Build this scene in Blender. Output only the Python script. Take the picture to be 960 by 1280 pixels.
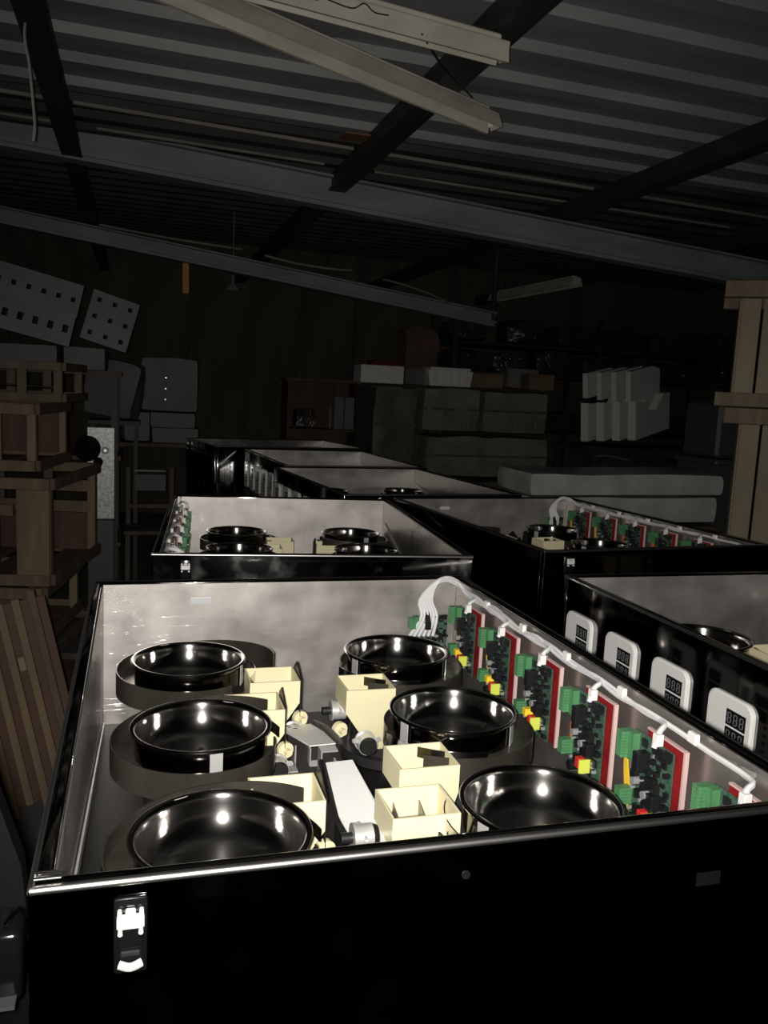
import bpy, bmesh, math, random
from mathutils import Vector, Matrix, noise
PI = math.pi
sc = bpy.context.scene
for o in list(bpy.data.objects): bpy.data.objects.remove(o)
col = sc.collection

# ------------------------------------------------------------------ camera
YAW, PITCH, ROLL, FPX = 0.2867, 0.1413, 0.0479, 1065.0
fwd = Vector((math.sin(YAW)*math.cos(PITCH), math.cos(YAW)*math.cos(PITCH), -math.sin(PITCH)))
right = Vector((math.cos(YAW), -math.sin(YAW), 0)); up = right.cross(fwd)
r2 = right*math.cos(ROLL)+up*math.sin(ROLL); u2 = -right*math.sin(ROLL)+up*math.cos(ROLL)
CAM = Vector((0, 0, 1.5))
cd = bpy.data.cameras.new('camera'); cam = bpy.data.objects.new('camera', cd); col.objects.link(cam)
rot = Matrix((r2, u2, -fwd)).transposed().to_4x4()
cam.matrix_world = Matrix.Translation(CAM) @ rot
cd.sensor_fit = 'VERTICAL'; cd.sensor_height = 36.0; cd.lens = FPX*36.0/1280.0
cd.clip_start = 0.02; cd.clip_end = 100
sc.camera = cam
# ------------------------------------------------------------------ world, flash, exposure
w = bpy.data.worlds.new('World'); sc.world = w; w.use_nodes = True
w.node_tree.nodes['Background'].inputs[0].default_value = (0.6, 0.65, 0.7, 1)
w.node_tree.nodes['Background'].inputs[1].default_value = 0.0003
ld = bpy.data.lights.new('phone_flash', 'SPOT'); ld.energy = 165; ld.color = (1.0, 0.965, 0.90)
ld.spot_size = math.radians(94); ld.spot_blend = 1.0; ld.shadow_soft_size = 0.015
lo = bpy.data.objects.new('phone_flash', ld); col.objects.link(lo)
lo.matrix_world = Matrix.Translation(CAM - r2*0.024 + u2*0.004 + fwd*0.004) @ rot
vs = sc.view_settings
vs.view_transform = 'Standard'; vs.look = 'None'; vs.exposure = 0.0; vs.gamma = 1.0; vs.use_curve_mapping = False
try:
    sc.cycles.sample_clamp_indirect = 60.0
except Exception: pass

# ------------------------------------------------------------------ materials
MATS = {}
def mat(name, color, rough=0.5, metal=0.0, var=0.0, vscale=(4, 4, 4), rvar=0.0, bump=0.0, bscale=60, bstretch=(1, 1, 1), coat=0.0, alpha=1.0, trans=0.0, spec=0.5, color2=None, detail=4.0):
    m = bpy.data.materials.new(name); m.use_nodes = True; MATS[name] = m
    nt = m.node_tree; b = nt.nodes['Principled BSDF']
    b.inputs['Base Color'].default_value = (*color, 1); b.inputs['Roughness'].default_value = rough
    b.inputs['Metallic'].default_value = metal; b.inputs['Specular IOR Level'].default_value = spec
    b.inputs['Coat Weight'].default_value = coat; b.inputs['Coat Roughness'].default_value = 0.08
    b.inputs['Alpha'].default_value = alpha; b.inputs['Transmission Weight'].default_value = trans
    tc = nt.nodes.new('ShaderNodeTexCoord')
    if var > 0 or rvar > 0 or color2:
        mp = nt.nodes.new('ShaderNodeMapping'); mp.inputs['Scale'].default_value = vscale
        nt.links.new(tc.outputs['Object'], mp.inputs['Vector'])
        nz = nt.nodes.new('ShaderNodeTexNoise'); nz.inputs['Scale'].default_value = 1.0; nz.inputs['Detail'].default_value = detail
        nt.links.new(mp.outputs['Vector'], nz.inputs['Vector'])
        cr = nt.nodes.new('ShaderNodeValToRGB')
        cr.color_ramp.elements[0].position = 0.32; cr.color_ramp.elements[1].position = 0.68
        c2 = color2 if color2 else tuple(max(0, c*(1-var)) for c in color)
        cr.color_ramp.elements[0].color = (*c2, 1); cr.color_ramp.elements[1].color = (*(min(1, c*(1+var*0.4)) for c in color), 1)
        nt.links.new(nz.outputs['Fac'], cr.inputs['Fac']); nt.links.new(cr.outputs['Color'], b.inputs['Base Color'])
        if rvar > 0:
            mr = nt.nodes.new('ShaderNodeMapRange'); mr.inputs['From Min'].default_value = 0.3; mr.inputs['From Max'].default_value = 0.7
            mr.inputs['To Min'].default_value = max(0.02, rough-rvar); mr.inputs['To Max'].default_value = rough+rvar
            nt.links.new(nz.outputs['Fac'], mr.inputs['Value']); nt.links.new(mr.outputs['Result'], b.inputs['Roughness'])
    if bump > 0:
        mp2 = nt.nodes.new('ShaderNodeMapping'); mp2.inputs['Scale'].default_value = bstretch
        nt.links.new(tc.outputs['Object'], mp2.inputs['Vector'])
        n2 = nt.nodes.new('ShaderNodeTexNoise'); n2.inputs['Scale'].default_value = bscale; n2.inputs['Detail'].default_value = 3
        nt.links.new(mp2.outputs['Vector'], n2.inputs['Vector'])
        bp = nt.nodes.new('ShaderNodeBump'); bp.inputs['Strength'].default_value = bump; bp.inputs['Distance'].default_value = 0.01
        nt.links.new(n2.outputs['Fac'], bp.inputs['Height']); nt.links.new(bp.outputs['Normal'], b.inputs['Normal'])
    return m
bg_m = mat('black_gloss', (0.29, 0.285, 0.28), 0.07, 1.0)
def smudges(m):
    # handled sheet: mostly mirror-like, with duller finger-smudged patches
    nt = m.node_tree; b = nt.nodes['Principled BSDF']; tc = nt.nodes.new('ShaderNodeTexCoord')
    nz = nt.nodes.new('ShaderNodeTexNoise'); nz.inputs['Scale'].default_value = 13; nz.inputs['Detail'].default_value = 5
    nt.links.new(tc.outputs['Object'], nz.inputs['Vector'])
    mr = nt.nodes.new('ShaderNodeMapRange'); mr.inputs['From Min'].default_value = .50; mr.inputs['From Max'].default_value = .74
    mr.inputs['To Min'].default_value = .06; mr.inputs['To Max'].default_value = .15
    nt.links.new(nz.outputs['Fac'], mr.inputs['Value']); nt.links.new(mr.outputs['Result'], b.inputs['Roughness'])
smudges(bg_m)
mat('rim_glint_metal', (0.52, 0.51, 0.50), 0.33, 1.0)  # for the tube added to catch the highlight of the black edge
mat('latch_metal', (0.82, 0.81, 0.78), 0.3, 0.25)
mat('black_edge', (0.005, 0.005, 0.006), 0.16, spec=0.8)
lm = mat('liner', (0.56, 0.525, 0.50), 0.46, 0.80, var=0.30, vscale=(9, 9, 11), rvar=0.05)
def liner_film(m):
    # clear protective film with long fine wrinkles over the steel
    nt = m.node_tree; b = nt.nodes['Principled BSDF']; tc = nt.nodes.new('ShaderNodeTexCoord')
    mp = nt.nodes.new('ShaderNodeMapping'); mp.inputs['Scale'].default_value = (7, 7, 90); mp.inputs['Rotation'].default_value = (0.05, 0.12, 0)
    nt.links.new(tc.outputs['Object'], mp.inputs['Vector'])
    nz = nt.nodes.new('ShaderNodeTexNoise'); nz.inputs['Scale'].default_value = 1.0; nz.inputs['Detail'].default_value = 2; nz.inputs['Distortion'].default_value = .3
    nt.links.new(mp.outputs['Vector'], nz.inputs['Vector'])
    cr = nt.nodes.new('ShaderNodeValToRGB'); cr.color_ramp.elements[0].position = .60; cr.color_ramp.elements[1].position = .72
    nt.links.new(nz.outputs['Fac'], cr.inputs['Fac'])
    bp = nt.nodes.new('ShaderNodeBump'); bp.inputs['Strength'].default_value = .5; bp.inputs['Distance'].default_value = .004
    nt.links.new(cr.outputs['Color'], bp.inputs['Height']); nt.links.new(bp.outputs['Normal'], b.inputs['Coat Normal'])
    b.inputs['Coat Weight'].default_value = .5; b.inputs['Coat Roughness'].default_value = .14
liner_film(lm)
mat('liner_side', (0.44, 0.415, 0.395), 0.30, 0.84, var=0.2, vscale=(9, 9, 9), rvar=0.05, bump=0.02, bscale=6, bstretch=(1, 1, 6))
mat('deck', (0.007, 0.007, 0.007), 0.5)
bw_m = mat('bowl', (0.52, 0.505, 0.49), 0.15, 1.0)
def lathe_polish(m):
    nt = m.node_tree; b = nt.nodes['Principled BSDF']; t = nt.nodes.new('ShaderNodeTangent'); t.direction_type = 'RADIAL'; t.axis = 'Z'
    nt.links.new(t.outputs['Tangent'], b.inputs['Tangent']); b.inputs['Anisotropic'].default_value = .72; b.inputs['Anisotropic Rotation'].default_value = .25
lathe_polish(bw_m)
mat('bowl_dark', (0.10, 0.097, 0.092), 0.14, 1.0)
mat('tray', (0.125, 0.113, 0.094), 0.24, 0.72, var=0.3, vscale=(14, 14, 4), rvar=0.06, bump=0.03, bscale=24)
mat('cream', (0.78, 0.71, 0.46), 0.42, spec=0.4)
mat('cream_dim', (0.62, 0.57, 0.40), 0.45)
mat('chrome', (0.75, 0.74, 0.73), 0.12, 1.0)
mat('bright_sheet', (0.90, 0.90, 0.89), 0.4, 0.15)
mat('alu', (0.72, 0.72, 0.71), 0.36, 0.55, var=0.12, vscale=(20, 20, 20))
mat('dark_metal', (0.06, 0.06, 0.062), 0.3, 0.6)
mat('rubber', (0.012, 0.012, 0.012), 0.45)
mat('matte_black', (0.004, 0.004, 0.004), 0.85, spec=0.1)
mat('baffle', (0.22, 0.20, 0.17), 0.35, 0.5)
mat('pcb_green', (0.015, 0.065, 0.04), 0.4, var=0.5, vscale=(160, 160, 160), color2=(0.09, 0.13, 0.10))
mat('terminal_green', (0.085, 0.25, 0.11), 0.4, var=0.3, vscale=(20, 200, 20))
mat('red_board', (0.27, 0.016, 0.018), 0.35, var=0.3, vscale=(30, 30, 30))
mat('pink_edge', (0.60, 0.42, 0.40), 0.3)
mat('chip', (0.012, 0.012, 0.014), 0.35)
mat('white_part', (0.80, 0.79, 0.76), 0.4)
mat('cap_grey', (0.42, 0.42, 0.42), 0.3, 0.4)
mat('yellow_part', (0.85, 0.60, 0.04), 0.4)
mat('lime_part', (0.65, 0.72, 0.10), 0.4)
mat('red_part', (0.60, 0.03, 0.03), 0.4)
mat('wire_yellow', (0.70, 0.48, 0.03), 0.4)
mat('wire_orange', (0.70, 0.16, 0.02), 0.4)
mat('wire_white', (0.72, 0.72, 0.73), 0.38)
mat('wire_grey', (0.28, 0.27, 0.25), 0.6)
mat('plate_white', (0.80, 0.79, 0.77), 0.38)
mat('display_black', (0.008, 0.008, 0.010), 0.18)
mat('segment', (0.16, 0.165, 0.17), 0.4)
mat('button', (0.03, 0.03, 0.032), 0.25)
mat('wood', (0.15, 0.105, 0.063), 0.7, var=0.4, vscale=(18, 3, 3), bump=0.15, bscale=40, bstretch=(1, .1, .1))
mat('wood_z', (0.165, 0.122, 0.07), 0.7, var=0.4, vscale=(16, 16, 2), bump=0.15, bscale=40, bstretch=(1, 1, .1))
mat('wood_red', (0.09, 0.045, 0.03), 0.7, var=0.4, vscale=(14, 14, 2))
mat('wood_old', (0.10, 0.072, 0.048), 0.75, var=0.4, vscale=(10, 10, 3))
mat('pine', (0.20, 0.155, 0.09), 0.6, var=0.28, vscale=(12, 12, 1.5))
mat('foam', (0.72, 0.72, 0.70), 0.6, bump=0.1, bscale=150)
mat('foam_grey', (0.17, 0.17, 0.168), 0.65, var=0.2)
mat('card_grey', (0.12, 0.12, 0.118), 0.7, var=0.25)
mat('carton', (0.20, 0.13, 0.09), 0.8, var=0.3)
mat('wrap', (0.50, 0.50, 0.48), 0.34, var=0.25, bump=0.25, bscale=10)
mat('tarp_green', (0.22, 0.23, 0.165), 0.5, var=0.35, bump=0.5, bscale=12)
mat('tarp_dark', (0.10, 0.11, 0.085), 0.5, var=0.3, bump=0.5, bscale=12)
mat('cloth_brown', (0.13, 0.075, 0.06), 0.9, var=0.3)
mat('cloth_red', (0.10, 0.02, 0.018), 0.9)
mat('blue', (0.03, 0.04, 0.20), 0.5, bump=0.4, bscale=20)
mat('bag_black', (0.04, 0.04, 0.038), 0.2, var=0.4, bump=0.8, bscale=34)
mat('grey_plastic', (0.06, 0.062, 0.064), 0.55)
mat('grey_cover', (0.0045, 0.0047, 0.005), 0.6, var=0.2, spec=0.15)
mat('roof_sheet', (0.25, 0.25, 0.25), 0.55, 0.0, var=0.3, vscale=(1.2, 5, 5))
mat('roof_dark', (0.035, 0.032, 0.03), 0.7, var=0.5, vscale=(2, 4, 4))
mat('steel_dark', (0.028, 0.027, 0.026), 0.6, var=0.3)
mat('beam_grey', (0.20, 0.215, 0.23), 0.6, var=0.3, vscale=(2, 6, 6))
mat('batten', (0.21, 0.195, 0.165), 0.7, var=0.3, vscale=(3, 9, 9))
mat('lamp_white', (0.50, 0.47, 0.40), 0.22, var=0.2, vscale=(6, 12, 12))
mat('rust', (0.16, 0.07, 0.03), 0.8, var=0.5)
mat('wall_board', (0.085, 0.072, 0.05), 0.85, var=0.4, vscale=(5, 5, 1))
mat('wall_brick', (0.10, 0.09, 0.08), 0.9, var=0.4)
mat('concrete', (0.09, 0.085, 0.08), 0.9, var=0.4)
mat('speckled', (0.55, 0.55, 0.54), 0.4, 0.2, var=0.45, vscale=(60, 60, 60))
mat('amber', (0.50, 0.20, 0.02), 0.6)
mat('tape', (0.78, 0.80, 0.84), 0.22, 0.3)

# ------------------------------------------------------------------ mesh helpers
class B:
    def __init__(self): self.bm = bmesh.new()
    def _add(self, t, M=None):
        if M is not None: bmesh.ops.transform(t, matrix=M, verts=t.verts)
        me = bpy.data.meshes.new('tmp'); t.to_mesh(me); t.free(); self.bm.from_mesh(me); bpy.data.meshes.remove(me); return self
    def box(self, c, s, bev=0.0, M=None, seg=1):
        t = bmesh.new(); bmesh.ops.create_cube(t, size=1)
        bmesh.ops.scale(t, vec=s, verts=t.verts)
        if bev > 0: bmesh.ops.bevel(t, geom=t.edges[:], offset=bev, segments=seg, affect='EDGES', profile=0.5)
        bmesh.ops.translate(t, vec=c, verts=t.verts)
        return self._add(t, M)
    def cyl(self, p0, p1, r0, r1=None, seg=20, cap=True):
        p0 = Vector(p0); p1 = Vector(p1); d = p1-p0; r1 = r0 if r1 is None else r1
        t = bmesh.new(); bmesh.ops.create_cone(t, cap_ends=cap, segments=seg, radius1=r0, radius2=r1, depth=d.length)
        M = Matrix.Translation((p0+p1)/2) @ d.to_track_quat('Z', 'Y').to_matrix().to_4x4()
        return self._add(t, M)
    def tube(self, pts, r, seg=6, smooth_n=0):
        pts = [Vector(p) for p in pts]
        if smooth_n: pts = spline(pts, smooth_n)
        rings = []; n = len(pts); bm = self.bm
        prev = None
        for i, p in enumerate(pts):
            d = (pts[min(i+1, n-1)]-pts[max(i-1, 0)]).normalized()
            a = d.orthogonal().normalized() if prev is None else (prev-d*prev.dot(d)).normalized()
            prev = a; b = d.cross(a)
            rr = r(i/(n-1)) if callable(r) else r
            rings.append([bm.verts.new(p+(a*math.cos(2*PI*k/seg)+b*math.sin(2*PI*k/seg))*rr) for k in range(seg)])
        for i in range(n-1):
            for k in range(seg): bm.faces.new((rings[i][k], rings[i][(k+1) % seg], rings[i+1][(k+1) % seg], rings[i+1][k]))
        bm.faces.new(rings[0][::-1]); bm.faces.new(rings[-1]); return self
    def lathe(self, prof, seg=40, c=(0, 0, 0)):
        bm = self.bm; rings = []
        for (r, z) in prof:
            rings.append([bm.verts.new((c[0]+max(r, 1e-5)*math.cos(2*PI*k/seg), c[1]+max(r, 1e-5)*math.sin(2*PI*k/seg), c[2]+z)) for k in range(seg)])
        for i in range(len(prof)-1):
            for k in range(seg): bm.faces.new((rings[i][k], rings[i][(k+1) % seg], rings[i+1][(k+1) % seg], rings[i+1][k]))
        return self
    def prism(self, poly, y0, y1, M=None):
        # poly in (x,z); extruded along y
        t = bmesh.new()
        a = [t.verts.new((x, y0, z)) for x, z in poly]; b = [t.verts.new((x, y1, z)) for x, z in poly]
        n = len(poly); t.faces.new(a); t.faces.new(b[::-1])
        for i in range(n): t.faces.new((a[i], b[i], b[(i+1) % n], a[(i+1) % n]))
        bmesh.ops.recalc_face_normals(t, faces=t.faces[:])
        return self._add(t, M)
    def faces(self, vs, fs, M=None):
        t = bmesh.new(); v = [t.verts.new(p) for p in vs]
        for f in fs: t.faces.new([v[i] for i in f])
        bmesh.ops.recalc_face_normals(t, faces=t.faces[:])
        return self._add(t, M)
    def mesh(self, name, m, smooth=35):
        me = bpy.data.meshes.new(name); self.bm.to_mesh(me); self.bm.free()
        me.materials.append(MATS[m])
        if smooth:
            me.polygons.foreach_set('use_smooth', [True]*len(me.polygons)); me.set_sharp_from_angle(angle=math.radians(smooth))
        return me
    def obj(self, name, m, parent=None, loc=(0, 0, 0), rot=(0, 0, 0), smooth=35):
        return link(name, self.mesh(name, m, smooth), parent, loc, rot)
def link(name, me, parent=None, loc=(0, 0, 0), rot=(0, 0, 0)):
    o = bpy.data.objects.new(name, me)
    if name in ('chip', 'capacitor', 'digit'): o['kind'] = 'stuff'
    col.objects.link(o); o.parent = parent; o.location = loc; o.rotation_euler = rot; return o
def spline(pts, n):
    out = []; P = [pts[0]]+pts+[pts[-1]]
    for i in range(1, len(P)-2):
        for k in range(n):
            t = k/n; a, b, c, d = P[i-1], P[i], P[i+1], P[i+2]
            out.append(0.5*((2*b)+(c-a)*t+(2*a-5*b+4*c-d)*t*t+(3*b-a-3*c+d)*t**3))
    out.append(pts[-1]); return out
def tag(o, label, cat, group=None):
    o['label'] = label; o['category'] = cat
    if group: o['group'] = group
    return o
def empty(name, label, cat, loc=(0, 0, 0), rz=0, group=None):
    o = bpy.data.objects.new(name, None); col.objects.link(o); o.location = loc; o.rotation_euler = (0, 0, rz); o.empty_display_size = .1
    return tag(o, label, cat, group)
def struct(o): o['kind'] = 'structure'; return o
def part(parent, name, c, s, m, bev=0.0, rot=(0, 0, 0), loc=None):
    b = B().box((0, 0, 0), s, bev); return b.obj(name, m, parent, c, rot)
def lump(dims, amp=0.03, seed=0, cuts=7, sag=0.0, rnd=0.25):
    b = B(); t = bmesh.new(); bmesh.ops.create_cube(t, size=1)
    bmesh.ops.subdivide_edges(t, edges=t.edges[:], cuts=cuts, use_grid_fill=True)
    for v in t.verts:
        p = v.co.copy(); q = p*2
        m = max(abs(q.x), abs(q.y), abs(q.z)); sph = p.normalized()*0.62
        p = p.lerp(sph, rnd*min(1, (abs(q.x)**4+abs(q.y)**4+abs(q.z)**4-1)/2 if m > .9 else 0)) if rnd else p
        p = Vector((p.x*dims[0], p.y*dims[1], p.z*dims[2]))
        nv = noise.noise_vector(p*4.0+Vector((seed*7.1, seed*3.3, seed*1.7)))
        n2 = noise.noise_vector(p*11.0+Vector((seed*2.1, seed*9.3, seed*4.7)))
        k = 0.3 if q.z < -.98 else 1
        p += nv*amp*k+n2*amp*.35*k
        if sag and q.z > .98: p.z -= sag*(q.x*q.x)*.5
        v.co = p
    b._add(t); return b

# ------------------------------------------------------------------ the building
RZ = 2.8
f = B().box((2.2, 4.0, -.05), (10, 14, .1)).obj('floor', 'concrete'); struct(f)
def roof(y0, y1, z0, slope, matn, name):
    b = B(); prof = []; y = y0; pitch = .293
    while y < y1:
        for dy, dz in ((0, 0), (.165, 0), (.182, -.034), (.268, -.034), (.285, 0)): prof.append((y+dy, z0+dz+slope*(y+dy-y0)))
        y += pitch
    vs = []; fs = []
    for (yy, zz) in prof: vs += [(-3, yy-.12*.6, zz), (7.5, yy+.12*1.1, zz-.12)]
    for i in range(len(prof)-1): fs.append((2*i, 2*i+1, 2*i+3, 2*i+2))
    b.faces(vs, fs); o = b.obj(name, matn, smooth=10); return struct(o)
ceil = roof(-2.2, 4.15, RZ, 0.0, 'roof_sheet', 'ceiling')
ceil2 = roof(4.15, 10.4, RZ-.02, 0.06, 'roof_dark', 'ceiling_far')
# rafters running away from the viewer
trim_n = [0]
def trim(b, m):
    trim_n[0] += 1; return struct(b.obj('trim_%d' % trim_n[0], m))
for x in (-.33, 1.10, 2.56, 4.0):
    zr = RZ-.12*(x+3)/10.5-.036; b = B(); b.box((x, 4.0, zr-.045), (.07, 12.4, .09)); b.box((x, 4.0, zr-.095), (.10, 12.4, .012)); trim(b, 'steel_dark')
# cross beams (left end higher than the right end)
def beam(pl, pr, h, matn):
    pl = Vector(pl); pr = Vector(pr); d = pr-pl; L = d.length; ang = math.atan2(d.z, d.x)
    M = Matrix.Translation((pl+pr)/2) @ Matrix.Rotation(math.atan2(d.y, d.x), 4, 'Z') @ Matrix.Rotation(-math.asin(d.z/L), 4, 'Y')
    b = B(); b.box((0, 0, 0), (L, .012, h), M=M)
    for s in (-1, 1): b.box((0, 0, s*h/2), (L, .11, .012), M=M)
    b.box((0, -.05, -h/2+.03), (L, .012, .02), M=M)
    return trim(b, matn)
beam((-2.4, 5, 2.86), (6.4, 5, 2.22), .165, 'beam_grey')
beam((-2.4, 7, 2.81), (2.98, 7, 2.15), .11, 'beam_grey')
trim(B().box((2.96, 7.0, 2.52), (.03, .03, .75)), 'steel_dark')
def rz_(x, y): return RZ-.02-.034-.12*(x+3)/10.5+.06*(y-4.15)-.010
# thin battens on the dark part of the roof
def batten(p0, p1, h=.022, sag=0.0):
    p0 = Vector(p0); p1 = Vector(p1); pts = []
    for i in range(7):
        t = i/6; p = p0.lerp(p1, t); p.z -= sag*4*t*(1-t); pts.append(p)
    b = B().tube(pts, h*.5, 4); return trim(b, 'batten')
for x0, x1 in ((-2.2, -.38), (-.28, 1.05), (1.15, 2.50), (2.62, 4.0)):
    batten((x0, 4.32+x0*.10, rz_(x0, 4.32+x0*.1)), (x1, 4.32+x1*.10, rz_(x1, 4.32+x1*.1)), .022)
for x0, x1 in ((-2.0, -.4), (-.2, 1.0), (1.3, 3.9)): batten((x0, 4.80+x0*.10, rz_(x0, 4.8+x0*.1)), (x1, 4.80+x1*.10, rz_(x1, 4.8+x1*.1)), .018)
batten((-.25, 6.3, 2.52), (.75, 6.6, 2.49), .02, .01); batten((.92, 6.6, 2.46), (1.62, 6.7, 2.42), .02, .02); batten((1.85, 6.6, 2.36), (2.55, 6.9, 2.24), .018, -.02)
# rust stain patch plate at the middle rafter
rp = B().box((1.02, 4.20, RZ-.10), (.16, .12, .008)).obj('rust_patch', 'rust'); struct(rp); rp.name = 'trim_30'
# walls
wb = B().box((2.2, 10.02, 1.6), (10, .1, 3.2)).obj('wall_back', 'wall_board'); struct(wb)
for i in range(12):
    x = -2.2+i*.62; h = 2.75 if x < 3 else 2.3
    o = B().box((0, 0, h/2), (.585, .03+.012*(i % 3), h), .004).obj('panel', 'wall_board', wb, (x, 9.945, 0.0))
struct(B().box((-2.75, 4, 1.6), (.1, 13, 3.2)).obj('wall_left', 'wall_brick'))
struct(B().box((7.0, 4, 1.6), (.1, 13, 3.2)).obj('wall_right', 'wall_brick'))
struct(B().box((2.2, -2.5, 1.6), (10, .1, 3.2)).obj('wall_front', 'wall_brick'))

# ------------------------------------------------------------------ the machines: shared part meshes
W, D, H, DK = .88, 1.21, 1.05, .72
ME = {}
def panel_mesh(n, s): ME[n] = B().box((0, 0, 0), s, .0042, seg=3).mesh(n, 'black_gloss', 60)
T = .020
panel_mesh('panel_x', (W, T, H-.09)); panel_mesh('panel_y', (T, D-2*T-.001, H-.09))
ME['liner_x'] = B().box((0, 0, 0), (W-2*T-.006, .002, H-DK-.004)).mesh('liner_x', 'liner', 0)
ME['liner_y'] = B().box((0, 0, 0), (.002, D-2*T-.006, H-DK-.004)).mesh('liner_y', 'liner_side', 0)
ME['deck'] = B().box((0, 0, 0), (W-2*T-.002, D-2*T-.002, .01)).mesh('deck', 'deck', 0)
b = B().cyl((0, 0, 0), (0, 0, .02), .035); b.cyl((0, 0, .02), (0, 0, .09), .018); ME['foot'] = b.mesh('foot', 'rubber')
for n_, L_, ax in (('rim_x', W-.004, 0), ('rim_y', D-.004, 1)):
    ME[n_] = B().tube([(-L_/2, 0, 0), (L_/2, 0, 0)] if ax == 0 else [(0, -L_/2, 0), (0, L_/2, 0)], .0045, 14).mesh('rim_glint', 'rim_glint_metal', 60)  # added metal tube, stands in for the flash highlight on the bent black edge
# latch
b = B().box((0, 0, 0), (.030, .006, .074), .0028, seg=2); b.box((0, -.003, .0), (.024, .006, .022), .002); ME['latch'] = b.mesh('latch', 'black_edge')
b = B().box((0, -.008, .018), (.024, .008, .012), .0015); b.box((0, -.007, .027), (.009, .007, .004), .001)
for s in (-1, 1): b.box((s*.0095, -.007, .026), (.004, .007, .006), .001); b.cyl((s*.009, -.005, .008), (s*.009, -.011, .008), .0022, seg=10)
M_ = Matrix.Rotation(math.radians(-36), 4, 'X')
ME['latch_clasp'] = b.mesh('latch_clasp', 'latch_metal')
ME['latch_bar'] = B().tube([(-.010, -.007, -.024), (0, -.0095, -.026), (.010, -.007, -.024)], .0038, 8, 4).mesh('latch_bar', 'latch_metal')
# spiral tray
def tray_mesh(off, end, dr=.040, dz=.024):
    b = B(); bm = b.bm; n = 64; th = .0022; R0 = None
    inn, outb, outt, intt, fl = [], [], [], [], []
    for i in range(n+1):
        t = i/n; a = off-t*end; r = .120+dr*t; zt = .922+dz*max(t*.5, (t-.5)*2)
        c, s = math.cos(a), math.sin(a)
        outb.append(bm.verts.new((r*c, r*s, .882))); outt.append(bm.verts.new((r*c, r*s, zt)))
        intt.append(bm.verts.new(((r-th)*c, (r-th)*s, zt))); inn.append(bm.verts.new(((r-th)*c, (r-th)*s, .906)))
        fl.append(bm.verts.new((.1035*c, .1035*s, .906)))
    for i in range(n):
        for A, C in ((outb, outt), (outt, intt), (intt, inn), (inn, fl)): bm.faces.new((A[i], A[i+1], C[i+1], C[i]))
    for k in (0, n): bm.faces.new((outb[k], outt[k], intt[k], inn[k]))
    bmesh.ops.recalc_face_normals(bm, faces=bm.faces[:])
    b.cyl((0, 0, .872), (0, 0, .890), .114, seg=48)
    # discharge lip
    return b.mesh('feeder_tray', 'tray', 40)
ME['tray_a'] = tray_mesh(math.radians(-2), math.radians(318)); ME['tray_c'] = tray_mesh(math.radians(-2), math.radians(306), .034, .002); ME['tray_d'] = tray_mesh(math.radians(-50), math.radians(306), .034, .002); ME['tray_b'] = tray_mesh(math.radians(-50), math.radians(318), .050, .038)
prof = [(.0, .8955), (.03, .8955), (.052, .8960), (.068, .8975), (.080, .9015), (.0885, .9075), (.0945, .9155), (.0982, .925), (.1002, .935), (.1012, .942), (.1030, .9470), (.1062, .9500), (.1095, .9510), (.1122, .9503), (.1135, .9485), (.1128, .9465), (.110, .9455), (.107, .9450), (.1045, .942), (.1045, .906)]
b = B().lathe(prof, 64); ME['bowl'] = b.mesh('bowl', 'bowl', 50)
b = B().lathe([(.0, .9025), (.010, .9025), (.012, .900), (.013, .896)], 20); b.cyl((0, 0, .902), (0, 0, .908), .005, seg=8); ME['bowl_nut'] = b.mesh('bowl_nut', 'chrome')
b = B().cyl((0, 0, .906), (0, 0, .938), .1052, .1052, 56, cap=False); ME['bowl_band'] = b.mesh('bowl_band', 'bowl_dark')
b = B().box((0, -.1078, .926), (.020, .0016, .046), .0004); b.box((0, -.108, .949), (.020, .006, .0015)); ME['strap'] = b.mesh('strap', 'alu')
b = B().cyl((0, 0, .745), (0, 0, .872), .098, .085, 32); b.cyl((0, 0, .725), (0, 0, .745), .115, seg=32); ME['base'] = b.mesh('feeder_base', 'dark_metal')
# ledge strip that leads to the hopper
def strip(a0, a1, r):
    b = B(); vs = []; n = 14
    for i in range(n+1):
        a = a0+(a1-a0)*i/n; 
        for rr in (r, r+.0018):
            for z in (.908, .926): vs.append((rr*math.cos(a), rr*math.sin(a), z))
    fs = []
    for i in range(n):
        o = 4*i
        for q in ((0, 1), (2, 3), (0, 2), (1, 3)): fs.append((o+q[0], o+q[1], o+4+q[1], o+4+q[0]))
    b.faces(vs, fs); return b.mesh('guide_strip', 'bowl')
ME['strip'] = strip(math.radians(10), math.radians(95), .132)
# hoppers (local origin: centre of mouth, z = 0 at mouth); narrow to a spout below
def hopper_mesh(w, d, taper_x, hgt=.135):
    b = B(); th = .003
    top = [(-w/2, -d/2), (w/2, -d/2), (w/2, d/2), (-w/2, d/2)]
    bx0, bx1 = -w/2+taper_x, -w/2+taper_x+.024
    bot = [(bx0, -d/2), (bx1, -d/2), (bx1, d/2-.03), (bx0, d/2-.03)]
    mid = [(-w/2, -d/2), (w/2, -d/2), (w/2, d/2), (-w/2, d/2)]
    vs = []
    for ring, z, k in ((top, 0, 0), (mid, -.045, 0), (bot, -hgt, 0), (bot, -hgt, 1), (mid, -.045, 1), (top, 0, 1)):
        cx = sum(p[0] for p in ring)/4; cy = sum(p[1] for p in ring)/4
        for (x, y) in ring:
            if k: x += th*(1 if x < cx else -1); y += th*(1 if y < cy else -1)
            vs.append((x, y, z))
    fs = []
    for r in range(6):
        for i in range(4):
            a = r*4; c = ((r+1) % 6)*4; fs.append((a+i, a+(i+1) % 4, c+(i+1) % 4, c+i))
    b.faces(vs, fs); b.bm.normal_update(); return b.mesh('hopper', 'cream', 20)
ME['hopper'] = hopper_mesh(.098, .090, .012)
b = B()
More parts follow.
